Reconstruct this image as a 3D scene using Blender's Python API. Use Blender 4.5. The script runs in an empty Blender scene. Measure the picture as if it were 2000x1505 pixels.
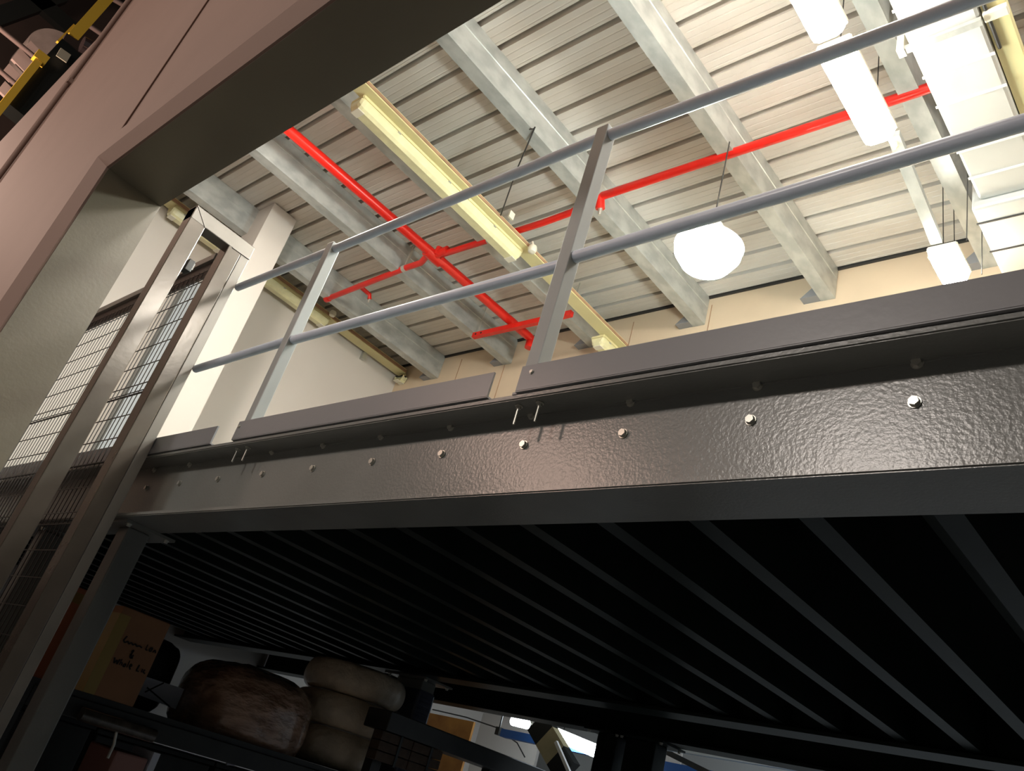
import bpy, bmesh, math, random
from mathutils import Vector, Matrix, Quaternion
S = bpy.context.scene
C = S.collection
random.seed(7)
# ------------------------------------------------------------------ camera, world, exposure
EYE = Vector((0, 0, 1.6))
YAW, PITCH, ROLL, FPX = -0.843676594, 0.472150794, 0.298132831, 1617.26
cy, sy, cp, sp, cr, sr = math.cos(YAW), math.sin(YAW), math.cos(PITCH), math.sin(PITCH), math.cos(ROLL), math.sin(ROLL)
FW = Vector((sy*cp, cy*cp, sp)); r0 = Vector((cy, -sy, 0)); u0 = r0.cross(FW)
RT = cr*r0 + sr*u0; UP = -sr*r0 + cr*u0
cam = bpy.data.cameras.new('camera'); cam.sensor_width = 36; cam.lens = FPX/2000*36; cam.clip_end = 200
co = bpy.data.objects.new('camera', cam); C.objects.link(co)
m = Matrix((RT, UP, -FW)).transposed().to_4x4(); m.translation = EYE; co.matrix_world = m
S.camera = co
S.view_settings.view_transform = 'Standard'; S.view_settings.look = 'None'
S.view_settings.gamma = 1; S.view_settings.exposure = 0.0; S.view_settings.use_curve_mapping = False
S.cycles.use_denoising = True
S.cycles.max_bounces = 8
w = bpy.data.worlds.new('world'); S.world = w; w.use_nodes = True
w.node_tree.nodes['Background'].inputs[0].default_value = (0.55, 0.62, 0.6, 1)
w.node_tree.nodes['Background'].inputs[1].default_value = 0.05

def lamp(name, kind, loc, energy, col, size=0.5, aim=None, spot=None, sizey=None):
    l = bpy.data.lights.new(name, kind); l.energy = energy; l.color = col
    if kind == 'AREA':
        l.size = size
        if sizey: l.shape = 'RECTANGLE'; l.size_y = sizey
    else: l.shadow_soft_size = size
    if spot: l.spot_size = spot[0]; l.spot_blend = spot[1]
    o = bpy.data.objects.new(name, l); C.objects.link(o); o.location = loc
    if aim: o.rotation_euler = (Vector(aim)-Vector(loc)).to_track_quat('-Z', 'Y').to_euler()
    return o
# the hall's high lamps behind and beside the camera (warm), then unseen fill lights added over the deck and in the workroom
lamp('hall_lamp', 'POINT', (-3.0, -4.6, 5.4), 240, (1, .84, .72), .2)
lamp('hall_lamp', 'POINT', (-9.0, -6.5, 6.8), 660, (1, .68, .54), .4)
lamp('hall_lamp', 'POINT', (-4.0, -7.6, 7.0), 860, (1, .93, .86), .4)
lamp('hall_lamp', 'POINT', (-19, -3.0, 9.5), 2200, (1, .72, .58), .4)
lamp('deck_fill', 'POINT', (1.8, 3.0, 5.9), 300, (1, .95, .86), .2)  # added fill out of view on the right, no fitting behind it
lamp('deck_fill', 'AREA', (-5.3, 1.4, 5.85), 120, (1, .93, .83), .3, (-6.6, 2.6, 2.7), None, 1.2)  # added fill, hidden by the soffit, brightens the white left wall
lamp('deck_fill', 'POINT', (-1.2, 1.5, 5.9), 150, (1, .95, .86), .2)
lamp('workroom_fill', 'AREA', (-3.0, 7.6, 4.1), 70, (.80, .90, 1), .2, (-3.0, 7.6, 0), None, 1.5)  # added cool fill to brighten the workroom walls, apart from its visible tubes
lamp('workroom_fill', 'AREA', (1.5, 7.6, 4.1), 100, (.80, .90, 1), .2, (1.5, 7.6, 0), None, 1.5)
# ------------------------------------------------------------------ helpers
def ray(px, py): return RT*(px-1000) - UP*(py-752.5) + FW*FPX
def at_x(px, py, X): d = ray(px, py); return EYE + d*(X/d.x)
def at_y(px, py, Y): d = ray(px, py); return EYE + d*(Y/d.y)
def at_z(px, py, Z): d = ray(px, py); return EYE + d*((Z-EYE.z)/d.z)   # Z above the floor

MATS = {}
def mat(name, col, rough=.5, metal=0, bump=0, bdist=.01, bscale=40, mottle=0, mscale=6, col2=None, coat=0, emit=0, ecol=None, spec=.5, stretch=None, contrast=(.35, .65)):
    m = bpy.data.materials.new(name); m.use_nodes = True
    nt = m.node_tree; b = nt.nodes['Principled BSDF']
    b.inputs['Base Color'].default_value = (*col, 1); b.inputs['Roughness'].default_value = rough
    b.inputs['Metallic'].default_value = metal; b.inputs['Coat Weight'].default_value = coat
    b.inputs['Coat Roughness'].default_value = .12
    b.inputs['Specular IOR Level'].default_value = spec
    if emit:
        b.inputs['Emission Color'].default_value = (*(ecol or col), 1); b.inputs['Emission Strength'].default_value = emit
    tc = nt.nodes.new('ShaderNodeTexCoord'); src = tc.outputs['Object']
    if stretch:
        mp = nt.nodes.new('ShaderNodeMapping'); mp.inputs['Scale'].default_value = stretch
        nt.links.new(src, mp.inputs[0]); src = mp.outputs[0]
    if mottle or col2:
        n = nt.nodes.new('ShaderNodeTexNoise'); n.inputs['Scale'].default_value = mscale; n.inputs['Detail'].default_value = 6
        nt.links.new(src, n.inputs['Vector'])
        r = nt.nodes.new('ShaderNodeValToRGB'); nt.links.new(n.outputs['Fac'], r.inputs[0])
        c2 = col2 or tuple(x*(1-mottle) for x in col)
        r.color_ramp.elements[0].position = contrast[0]; r.color_ramp.elements[1].position = contrast[1]
        r.color_ramp.elements[0].color = (*c2, 1); r.color_ramp.elements[1].color = (*col, 1)
        nt.links.new(r.outputs[0], b.inputs['Base Color'])
    if bump:
        n2 = nt.nodes.new('ShaderNodeTexNoise'); n2.inputs['Scale'].default_value = bscale; n2.inputs['Detail'].default_value = 3
        nt.links.new(src, n2.inputs['Vector'])
        bp = nt.nodes.new('ShaderNodeBump'); bp.inputs['Strength'].default_value = bump; bp.inputs['Distance'].default_value = bdist
        nt.links.new(n2.outputs['Fac'], bp.inputs['Height']); nt.links.new(bp.outputs[0], b.inputs['Normal'])
    MATS[name] = m
    return m
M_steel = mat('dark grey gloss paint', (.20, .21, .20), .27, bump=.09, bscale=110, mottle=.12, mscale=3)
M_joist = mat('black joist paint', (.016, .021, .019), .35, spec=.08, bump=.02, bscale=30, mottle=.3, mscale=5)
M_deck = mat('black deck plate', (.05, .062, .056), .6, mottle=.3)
M_lining = mat('charcoal lining paint', (.18, .155, .115), .34, bump=.05, bscale=60, mottle=.1, mscale=2)
M_gate = mat('brushed grey gate paint', (.13, .11, .09), .22, metal=.2, bump=.03, bscale=30, mottle=.2, mscale=4)
M_gate2 = mat('light grey gate paint', (.20, .185, .165), .3, metal=.2, mottle=.1)
M_post = mat('light grey post paint', (.30, .32, .32), .4, mottle=.06)
M_rail = mat('blue grey rail paint', (.58, .64, .75), .32, mottle=.08, mscale=8)
M_toe = mat('graphite toe board paint', (.23, .235, .25), .3, bump=.03, bscale=60)
M_wallf = mat('dusty pink wall paint', (.235, .155, .125), .75, mottle=.06, mscale=2, bump=.05, bscale=30)
M_wallw = mat('white wall paint', (.60, .565, .52), .85, mottle=.04, mscale=1)
M_wallb = mat('beige wall panel', (.66, .53, .38), .8, mottle=.1, mscale=1.5)
M_wallg = mat('grey wall paint', (.42, .43, .42), .8)
M_roof = mat('zinc roof deck', (.72, .70, .66), .55, metal=.1, col2=(.60, .55, .49), mscale=.8, stretch=(1, 3, 1))
M_roof.node_tree.nodes['Principled BSDF'].inputs['Specular IOR Level'].default_value = .35
M_galv = mat('galvanised steel', (.52, .54, .52), .4, metal=.35, col2=(.39, .41, .40), mscale=9, stretch=(1, .6, 1), contrast=(.38, .62), bump=.04, bscale=20)
M_red = mat('red pipe paint', (.72, .018, .01), .3, mottle=.12, mscale=6)
M_cream = mat('yellowed cream plastic', (.72, .66, .36), .4, mottle=.08, mscale=4)
M_creamw = mat('cream plastic cap', (.75, .72, .6), .35)
M_diff = mat('clear ribbed diffuser', (.80, .76, .46), .22, mottle=.12, mscale=12, coat=.6)
M_rust = mat('rusty tray edge', (.45, .27, .16), .7, mottle=.3)
M_tube = mat('lit warm diffuser', (1, .95, .82), .4, emit=82, ecol=(1, .93, .80))
M_led = mat('lit cool lens', (.9, 1, .96), .4, emit=320, ecol=(.90, 1, .95))
M_cool = mat('lit cool tube', (.9, .95, 1), .4, emit=30, ecol=(.82, .92, 1))
M_foil = mat('silver white duct skin', (.60, .61, .59), .4, metal=.15, bump=.06, bscale=12, mottle=.05, mscale=3)
M_seam = mat('duct seam tape', (.86, .86, .83), .35)
M_zinc = mat('zinc bolt', (.55, .55, .5), .3, metal=.6)
M_black = mat('black plastic', (.012, .014, .013), .4)
M_wire = mat('dark wire', (.03, .03, .03), .5)
M_mesh = mat('dark mesh wire', (.045, .042, .04), .45)
M_floor = mat('concrete floor', (.23, .23, .225), .6, mottle=.2, mscale=2, bump=.05)
M_card = mat('orange brown cardboard', (.40, .20, .10), .75, mottle=.15, mscale=6)
M_tape = mat('yellow parcel tape', (.42, .30, .09), .4)
M_ink = mat('black marker ink', (.01, .009, .008), .6)
M_paper = mat('white paper sheet', (.80, .84, .95), .7)
M_wrap = mat('brown roll in clear film', (.55, .34, .23), .26, col2=(.30, .17, .11), mscale=7, stretch=(1, 1, 2.2), bump=.9, bdist=.05, bscale=7, coat=1)
M_coil = mat('beige wrapped coil', (.80, .66, .48), .45, mottle=.3, mscale=7, bump=.8, bdist=.02, bscale=18, coat=.4)
M_rackb = mat('dark rack paint', (.03, .03, .028), .4, mottle=.3)
M_wood = mat('brown timber', (.10, .062, .04), .7, mottle=.4, mscale=4, stretch=(1, 6, 6))
M_ply = mat('orange plywood', (.75, .36, .08), .6, col2=(.45, .18, .04), mscale=3, stretch=(1, 5, 1))
M_blue = mat('blue painted steel', (.03, .13, .42), .5)
M_bluew = mat('pale blue panel', (.60, .68, .75), .5)
M_film = mat('stretch film on column', (.06, .065, .10), .16, bump=.8, bscale=5, stretch=(1, 1, 9), coat=1)
M_tan = mat('tan painted steel', (.50, .44, .26), .5, mottle=.2)
M_yellow = mat('yellow crane paint', (.92, .60, .07), .35)
M_hall = mat('dark brown roof panel', (.055, .035, .028), .8, mottle=.3, mscale=.6)
M_duct = mat('grey drum metal', (.34, .28, .25), .5, mottle=.2, mscale=3)
M_pale = mat('pale pink panel', (.50, .38, .34), .6)
M_pipe = mat('grey pink pipe', (.30, .22, .20), .35, metal=.3)
M_label = mat('pale label sticker', (.55, .52, .40), .6)

class MB:
    def __init__(s): s.bm = bmesh.new()
    def box(s, x0, x1, y0, y1, z0, z1, bev=0):
        r = bmesh.ops.create_cube(s.bm, size=1, matrix=Matrix.Translation(((x0+x1)/2, (y0+y1)/2, (z0+z1)/2)) @ Matrix.Diagonal((abs(x1-x0), abs(y1-y0), abs(z1-z0), 1)))
        if bev:
            es = list({e for v in r['verts'] for e in v.link_edges})
            bmesh.ops.bevel(s.bm, geom=es, offset=bev, segments=2, affect='EDGES', profile=.5)
        return s
    def obox(s, c, ax, ay, az, bev=0):
        """box by centre and three half-axis vectors"""
        mm = Matrix((ax*2, ay*2, az*2)).transposed().to_4x4(); mm.translation = c
        r = bmesh.ops.create_cube(s.bm, size=1, matrix=mm)
        if bev:
            es = list({e for v in r['verts'] for e in v.link_edges})
            bmesh.ops.bevel(s.bm, geom=es, offset=bev, segments=2, affect='EDGES')
        return s
    def bar(s, a, b, wdt, hgt, upv=(0, 0, 1), bev=0):
        a, b = Vector(a), Vector(b); d = (b-a); L = d.length; d.normalize()
        u = Vector(upv); side = d.cross(u)
        if side.length < 1e-4: side = d.cross(Vector((1, 0, 0)))
        side.normalize(); u = side.cross(d).normalized()
        return s.obox((a+b)/2, d*L/2, side*wdt/2, u*hgt/2, bev)
    def tube(s, pts, r, n=14, caps=True):
        pts = [Vector(p) for p in pts]; rings = []; prev = None
        for i, p in enumerate(pts):
            t = (pts[min(i+1, len(pts)-1)]-pts[max(i-1, 0)]).normalized()
            if prev is None:
                u = t.orthogonal().normalized()
            else:
                u = (prev - t*prev.dot(t)).normalized()
            prev = u; v = t.cross(u)
            rr = r[i] if isinstance(r, (list, tuple)) else r
            rings.append([s.bm.verts.new(p+(u*math.cos(k*2*math.pi/n)+v*math.sin(k*2*math.pi/n))*rr) for k in range(n)])
        for a, b in zip(rings, rings[1:]):
            for k in range(n): s.bm.faces.new((a[k], a[(k+1) % n], b[(k+1) % n], b[k]))
        if caps: s.bm.faces.new(rings[0][::-1]); s.bm.faces.new(rings[-1])
        return s
    def prism(s, poly, axis, a, b):
        """extrude a 2D polygon along axis 0/1/2; poly gives the two other coordinates in x,y,z order"""
        def mk(p, t):
            q = list(p); q.insert(axis, t); return s.bm.verts.new(q)
        A = [mk(p, a) for p in poly]; B = [mk(p, b) for p in poly]; n = len(poly)
        s.bm.faces.new(A); s.bm.faces.new(B[::-1])
        for k in range(n): s.bm.faces.new((A[k], B[k], B[(k+1) % n], A[(k+1) % n]))
        return s
    def strip(s, prof, axis, a, b):
        """open profile swept along an axis (sheet)"""
        def mk(p, t):
            q = list(p); q.insert(axis, t); return s.bm.verts.new(q)
        A = [mk(p, a) for p in prof]; B = [mk(p, b) for p in prof]
        for k in range(len(prof)-1): s.bm.faces.new((A[k], A[k+1], B[k+1], B[k]))
        return s
    def lathe(s, prof, c, axis='z', n=28):
        """profile of (radius, height)"""
        c = Vector(c); rings = []
        for (r, h) in prof:
            ring = []
            for k in range(n):
                a = 2*math.pi*k/n; ca, sa = math.cos(a)*r, math.sin(a)*r
                v = {'z': (ca, sa, h), 'x': (h, ca, sa), 'y': (ca, h, sa)}[axis]
                ring.append(s.bm.verts.new(c+Vector(v)))
            rings.append(ring)
        for a, b in zip(rings, rings[1:]):
            for k in range(n): s.bm.faces.new((a[k], a[(k+1) % n], b[(k+1) % n], b[k]))
        s.bm.faces.new(rings[0][::-1]); s.bm.faces.new(rings[-1])
        return s
    def build(s, name, m, parent=None, smooth=False):
        bmesh.ops.recalc_face_normals(s.bm, faces=s.bm.faces)
        me = bpy.data.meshes.new(name)
        ctr = Vector((0, 0, 0))
        s.bm.to_mesh(me); s.bm.free(); me.materials.append(m)
        if smooth:
            for p in me.polygons: p.use_smooth = True
            me.set_sharp_from_angle(angle=math.radians(40))
        o = bpy.data.objects.new(name, me); C.objects.link(o)
        if parent:
            o.parent = parent
            p = parent
            off = Vector((0, 0, 0))
            while p: off += p.location; p = p.parent
            me.transform(Matrix.Translation(-off))
        return o
def tag(o, label, cat, group=None, kind=None):
    if label: o['label'] = label
    if cat: o['category'] = cat
    if group: o['group'] = group
    if kind: o['kind'] = kind
    return o
def thing(name, label, cat, loc, group=None):
    o = bpy.data.objects.new(name, None); C.objects.link(o); o.location = loc; o.empty_display_size = .1
    return tag(o, label, cat, group)
def struct(o, kind='structure'): o['kind'] = kind; return o
def hexbolt(mb, p, axis, r=.011, h=.011):
    p = Vector(p); q = p+Vector(axis)*h
    mb.tube([p, p+Vector(axis)*.003], r*1.25, 14); mb.tube([p, q], r, 6)
    return mb
ORD = ['first', 'second', 'third', 'fourth', 'fifth', 'sixth', 'seventh', 'eighth', 'ninth', 'tenth', 'eleventh', 'twelfth', 'thirteenth', 'fourteenth', 'fifteenth', 'sixteenth', 'seventeenth', 'eighteenth', 'nineteenth', 'twentieth', 'twenty-first', 'twenty-second', 'twenty-third', 'twenty-fourth', 'twenty-fifth', 'twenty-sixth', 'twenty-seventh', 'twenty-eighth', 'twenty-ninth', 'thirtieth']

# ------------------------------------------------------------------ levels (metres above the floor)
ZR = 6.6            # underside of the roof deck
ZP = ZR - .33       # underside of the purlins
ZB0, ZB1 = 1.6+.783, 1.6+1.118   # mezzanine edge beam
ZD = 2.73           # deck surface
YW = 5.66           # back wall
XW = -8.66          # left wall
XR = 4.5            # right end of what is built
PY0, PY1, PX, PZ = .614, .90, -3.94, 1.6+2.19   # portal: front, back, jamb, soffit

# ------------------------------------------------------------------ setting
struct(MB().box(-32, 12, -10, 16, -.1, 0).build('floor', M_floor))
# roof deck: broad pans with narrow ribs running along x
pitch = .2355; prof = []; yb = at_z(926, 54, ZR).y  # one visible rib line
y = yb - pitch*8
while y < YW:
    for f, dz in ((0, .085), (.016, .085), (.021, 0), (.07, 0), (.073, .0025), (.079, .0025), (.082, 0), (.125, 0), (.128, .0025), (.134, .0025), (.137, 0), (.18, 0), (.183, .0025), (.189, .0025), (.192, 0), (.212, 0), (.217, .085)):
        if .92 < y+f < YW+.3: prof.append((y+f, ZR+dz))
    y += pitch
struct(MB().strip(prof, 0, XW-.15, XR).build('ceiling', M_roof))
# portal wall: panel beside the opening, panel over the opening, lining
wf = MB()
wf.prism([(PX-.14, 0), (PX-.14, PZ+.13), (XR, PZ+.13), (XR, 8.3), (-8.43, 8.3), (-8.44, 8.15), (-8.73, 7.74), (-9.38, 7.69), (-11.41, 7.42), (-15.5, 6.9), (-15.5, 0)], 1, PY0-.02, PY1-.02)
struct(wf.build('wall_front', M_wallf))
ln = MB()
# lining profile around the opening with a rolled front edge (jamb then soffit)
def rolled(px_, pz_): pass
e = .14
for (a0, a1, b0, b1) in ((0, .0, 0, 0),): pass
jamb = [(PX, PY1), (PX, PY0), (PX-e, PY0), (PX-e, PY1)]
ln.prism(jamb, 2, 0, PZ)
ln.prism([(PY1, PZ), (PY0, PZ), (PY0, PZ+e), (PY1, PZ+e)], 0, PX-e, XR)
lp = MB()
YF = PY0-.05
lp.prism([(PX-.001, PY0+.012), (PX-.005, PY0-.01), (PX-.12, YF), (PX-.28, YF), (PX-.28, PY0-.001), (PX-.01, PY0-.001)], 2, 0, PZ+.12)
lp.prism([(PY0+.012, PZ+.001), (PY0-.01, PZ+.005), (YF, PZ+.085), (YF, PZ+.22), (PY0-.001, PZ+.22), (PY0-.001, PZ+.01)], 0, PX-.12, XR)
struct(lp.build('trim_4', M_wallf))
struct(ln.build('trim_1', M_lining))
sm = MB().box(-3.99, -3.965, PY0-.026, PY0-.019, PZ+.16, 8.2)
tag(MB().box(-4.105, -4.085, PY0-.028, PY0-.02, PZ+.10, 8.25).build('wall_joint', mat('brown joint', (.16, .09, .065), .8)), 'dark brown vertical joint line on the pink wall above the opening corner', 'joint', kind='structure')
t = thing('conduit', 'slim pink painted conduit running up the pink wall', 'pipe', (-8.12, PY0-.06, 0))
MB().tube([(-8.12, PY0-.046, .02), (-8.12, PY0-.046, 8.25)], .024, 12).build('pipe', M_wallf, t, True)
for z in (2.5, 4.3, 6.6): MB().box(-8.18, -8.06, PY0-.062, PY0-.0205, z, z+.05).build('clip', M_wallf, t)
# left wall, back wall (opening under the deck), room beyond
struct(MB().box(XW-.15, XW, .95, 10, 0, ZR+.05).build('wall_left', M_wallw))
struct(MB().box(XW, XR, YW, YW+.15, 2.72, ZR+.1).build('wall_back', M_wallb))
struct(MB().box(XW-.15, XR, 10, 10.15, 0, 5).build('wall_workroom', M_wallg))
struct(MB().box(XW-.15, XR, YW, 10.1, 4.2, 4.3).build('ceiling_workroom', M_wallg))
for i, px in enumerate((903, 1390, 990, 1245)):
    p = at_y(px, 700 if px < 1100 else 600, YW)
    tag(MB().box(p.x-.004, p.x+.004, YW-.004, YW+.01, 2.75, ZR-.1).build('panel_joint', M_rust), 'thin vertical joint in the beige back wall', 'joint', 'joints in the back wall', 'structure')
struct(MB().box(XW, XR, YW-.02, YW, ZR-.02, ZR+.02).build('trim_2', M_wire))
# mezzanine deck
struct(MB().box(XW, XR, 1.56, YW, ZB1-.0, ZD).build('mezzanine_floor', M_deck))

# white pilaster in front of the left wall
ta = at_z(577, 436, ZR-.05)
struct(MB().box(ta.x-.42, ta.x, ta.y-.30, ta.y, ZD, ZR-.01).build('trim_3', M_wallw))

# ------------------------------------------------------------------ purlins
roots = [-.271, -.527, -.783, -1.039, -1.297, -1.553]
roots = [r*5 for r in roots]
names = ['galvanised roof purlin partly hidden by the white duct', 'galvanised roof purlin second from the white duct, over the cool round lamp',
         'galvanised roof purlin with the bent wire hooked on its edge', 'galvanised roof purlin right above the long unlit cream fitting',
         'galvanised roof purlin beside the long red pipe', 'galvanised roof purlin nearest the white left wall']
roots += [1.28-.271*5, 2.56-.271*5]; names += ['galvanised roof purlin at the top right corner beside the cream tray', 'galvanised roof purlin farthest right over the deck']
for x, lb in zip(roots, names):
    t = thing('roof_purlin', lb, 'purlin', (x, 3.3, ZP), 'purlins under the roof deck')
    th, fl = .006, .125
    pf = [(x, ZP), (x, ZR-.002), (x-.08, ZR-.002), (x-.08, ZR-.01), (x-th, ZR-.01), (x-th, ZP+th), (x-fl+th, ZP+th), (x-fl+th, ZP+.03), (x-fl, ZP+.03), (x-fl, ZP)]
    MB().prism(pf, 1, .96, YW-.004).build('channel', M_galv, t)
    # mid lip fold on the web and a dark wedge standing in for the shade at its wall end
    MB().prism([(x, ZP+.20), (x+.006, ZP+.205), (x+.006, ZP+.225), (x, ZP+.23)], 1, .96, YW-.02).build('web_stiffener', M_galv, t)
    MB().prism([(x-fl-.002, ZP+.005), (x-fl-.16, ZP+.005), (x-fl-.002, ZP+.15)], 1, YW-.09, YW-.002).build('shade_wedge', M_toe, t)

# ------------------------------------------------------------------ edge beams
def ibeam(y0, y1, name, label, x0=XW+.01, x1=2.2):
    t = thing(name, label, 'beam', (0, (y0+y1)/2, ZB0), 'steel beams carrying the mezzanine')
    ym = (y0+y1)/2; tf = .02; tw = .006
    pf = [(y0, ZB0), (y1, ZB0), (y1, ZB0+tf), (ym+tw, ZB0+tf), (ym+tw, ZB1-tf), (y1, ZB1-tf), (y1, ZB1), (y0, ZB1), (y0, ZB1-tf), (ym-tw, ZB1-tf), (ym-tw, ZB0+tf), (y0, ZB0+tf)]
    b = MB().prism(pf, 0, x0, x1)
    es = [e for e in b.bm.edges if abs((e.verts[0].co-e.verts[1].co).y) < 1e-5 and abs((e.verts[0].co-e.verts[1].co).z) < 1e-5]
    bmesh.ops.bevel(b.bm, geom=es, offset=.004, segments=2, affect='EDGES')
    b.build('flanged_body', M_steel, t)
    return t, ym-tw
eb, yweb = ibeam(1.5, 1.707, 'steel_beam', 'long dark grey bolted steel beam along the mezzanine edge, under the handrail')
ups = [(303, 918), (372, 908), (533, 883), (633, 870), (746, 853), (882, 835), (1040, 812), (1233, 786), (1481, 754), (1792, 710)]
los = [(287, 953), (352, 944), (427, 936), (514, 926), (612, 915), (728, 902), (864, 887), (1024, 869), (1218, 847), (1467, 821), (1787, 786)]
for px, py in ups+los:
    p = at_y(px, py, yweb)
    hexbolt(MB(), (p.x, yweb, p.z), (0, -1, 0), .0115, .012).build('bolt', M_zinc, eb)
ibeam(4.22, 4.42, 'steel_beam', 'black steel beam across the far ends of the joists')
ibeam(5.28, 5.49, 'steel_beam', 'rearmost black steel beam, in front of the lit workroom')
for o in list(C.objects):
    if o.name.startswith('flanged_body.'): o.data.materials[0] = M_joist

# ------------------------------------------------------------------ joists under the deck
n = 0
x = -.195
side = 0
while x > XW+.4:
    lab = f'black channel joist under the mezzanine deck, {ORD[n]} from the right picture edge'
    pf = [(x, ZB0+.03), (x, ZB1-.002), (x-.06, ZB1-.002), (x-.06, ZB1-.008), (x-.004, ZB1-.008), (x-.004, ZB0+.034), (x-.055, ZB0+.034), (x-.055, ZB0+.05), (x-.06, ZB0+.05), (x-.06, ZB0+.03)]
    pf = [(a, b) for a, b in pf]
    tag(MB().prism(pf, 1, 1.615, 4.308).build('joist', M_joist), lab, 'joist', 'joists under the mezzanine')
    n += 1; x -= .3015

# ------------------------------------------------------------------ columns
def column(x0, x1, y0, y1, label, m=M_steel, ztop=ZB0):
    t = thing('steel_column', label, 'column', ((x0+x1)/2, (y0+y1)/2, 0), 'columns under the mezzanine')
    MB().box(x0, x1, y0, y1, .012, ztop-.014, .008).build('shaft', m, t)
    MB().box(x0-.09, x1+.09, y0-.06, y1+.09, ztop-.014, ztop-.001).build('cap_plate', m, t)
    MB().box(x0-.08, x1+.08, y0-.08, y1+.08, 0, .012).build('base_plate', m, t)
    for dx in (x0-.06, x1+.06):
        for dy in (y0-.03, y1+.06):
            hexbolt(MB(), (dx, dy, ztop-.014), (0, 0, -1), .011, .014).build('bolt', M_zinc, t)
    return t
column(-4.30, -4.174, 1.585, 1.70, 'dark grey steel column under the left end of the bolted beam, beside the cardboard box')
p = at_y(60, 1066, 1.59)
column(p.x-.02, p.x+.10, 1.585, 1.70, 'steel column seen through the mesh panel at the left picture edge')
t = column(-5.18, -4.88, 4.36, 4.50, 'film-wrapped column behind the stack of beige coils')
MB().box(-5.195, -4.865, 4.345, 4.515, .9, ZB0-.08, .02).build('stretch_film', M_film, t)
a = at_y(1165, 1445, 5.30); b = at_y(1204, 1445, 5.30)
column(a.x, b.x, 5.30, 5.46, 'black column left of the narrow blue gap', M_joist)
a = at_y(1219, 1462, 5.30); b = at_y(1279, 1462, 5.30)
column(a.x, b.x, 5.30, 5.46, 'wide black column right of the narrow blue gap', M_joist)

# ------------------------------------------------------------------ guardrail on the deck edge
gr = thing('guardrail', 'blue grey handrail with square posts and toe boards along the mezzanine edge', 'railing', (-1.65, 1.52, ZB1))
ztoe0, ztoe1 = ZB1+.006, 1.6+1.212
def post(px_top, px_bot, side=.052):
    a = at_y(*px_top, 1.5); b = at_y(*px_bot, 1.5)
    xl = (a.x+b.x)/2
    o = MB().box(xl, xl+side, 1.5, 1.5+side, ZB1+.008, a.z, .003).build('post', M_post, gr)
    MB().box(xl-.02, xl+side+.02, 1.501, 1.60, ZB1, ZB1+.008).build('base_plate', M_toe, o)
    for dx in (-.012, side+.02):
        q = MB().tube([(xl+dx, 1.535, ZB1-.02), (xl+dx, 1.535, ZB1-.085)], .0042, 8).tube([(xl+dx, 1.535, ZB1-.0205), (xl+dx, 1.535, ZB1-.023)], .013, 12)
        q.tube([(xl+dx, 1.535, ZB1-.021), (xl+dx, 1.535, ZB1-.031)], .0085, 6)
        q.build('anchor_bolt', M_zinc, o)
    return xl, a.z
x1, z1 = post((640, 475), (475, 825))
x2, z2 = post((1165, 250), (1016, 750))
x3 = .03
o = MB().box(x3, x3+.052, 1.5, 1.552, ZB1, z2, .003).build('post', M_post, gr)
YR = 1.527
R_ = .021
def railpt(px, py): return at_y(px, py, YR)
xe = -4.20
a, b = railpt(500, 547), railpt(638, 491); zl = b.z
a2 = railpt(1194, 262); b2 = railpt(1884, 6)
def tubex(xa, za, xb, zb, nm):
    MB().tube([(xa, YR, za), ((xa*2+xb)/3, YR, (za*2+zb)/3), ((xa+xb*2)/3, YR, (za+zb*2)/3), (xb, YR, zb)], R_, 20).build(nm, M_rail, gr, True)
pl, pm = railpt(485, 553), railpt(1170, 271)
tubex(xe, pl.z, x1+.05, railpt(655, 486).z, 'top_rail')
tubex(x1+.01, railpt(655, 486).z, x2+.02, pm.z, 'top_rail')
q0, q1 = railpt(1194, 262), railpt(1884, 6)
k = (q1.z-q0.z)/(q1.x-q0.x)
tubex(x2+.01, q0.z, 1.2, q0.z+k*(1.2-q0.x), 'top_rail')
tubex(xe, railpt(400, 715).z, x1+.03, railpt(560, 666).z, 'mid_rail')
tubex(x1+.02, railpt(565, 666).z, x2+.03, railpt(1100, 517).z, 'mid_rail')
q0, q1 = railpt(1120, 503), railpt(1995, 241)
k = (q1.z-q0.z)/(q1.x-q0.x)
tubex(x2+.02, q0.z, 1.2, q0.z+k*(1.2-q0.x), 'mid_rail')
def toeb(xa, xb):
    b = MB().prism([(1.493, ztoe0), (1.5, ztoe0), (1.5, ztoe1), (1.493, ztoe1)], 0, xa, xb)
    b.box(xa, xb, 1.494, 1.54, ztoe0-.004, ztoe0+.002)
    o = b.build('toe_board', M_toe, gr)
    return o
toeb(-8.4, at_y(418, 850, 1.495).x)
ta = at_y(462, 838, 1.495).x; tb = at_y(961, 745, 1.495).x
o2 = toeb(ta, tb)
o3 = toeb(x2-.002, 2.2)
for o, xx in ((o2, ta+.02), (o3, x2+.045)):
    p = (xx, 1.493, ztoe1-.028)
    hexbolt(MB(), p, (0, -1, 0), .006, .006).build('screw', M_zinc, o)

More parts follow.
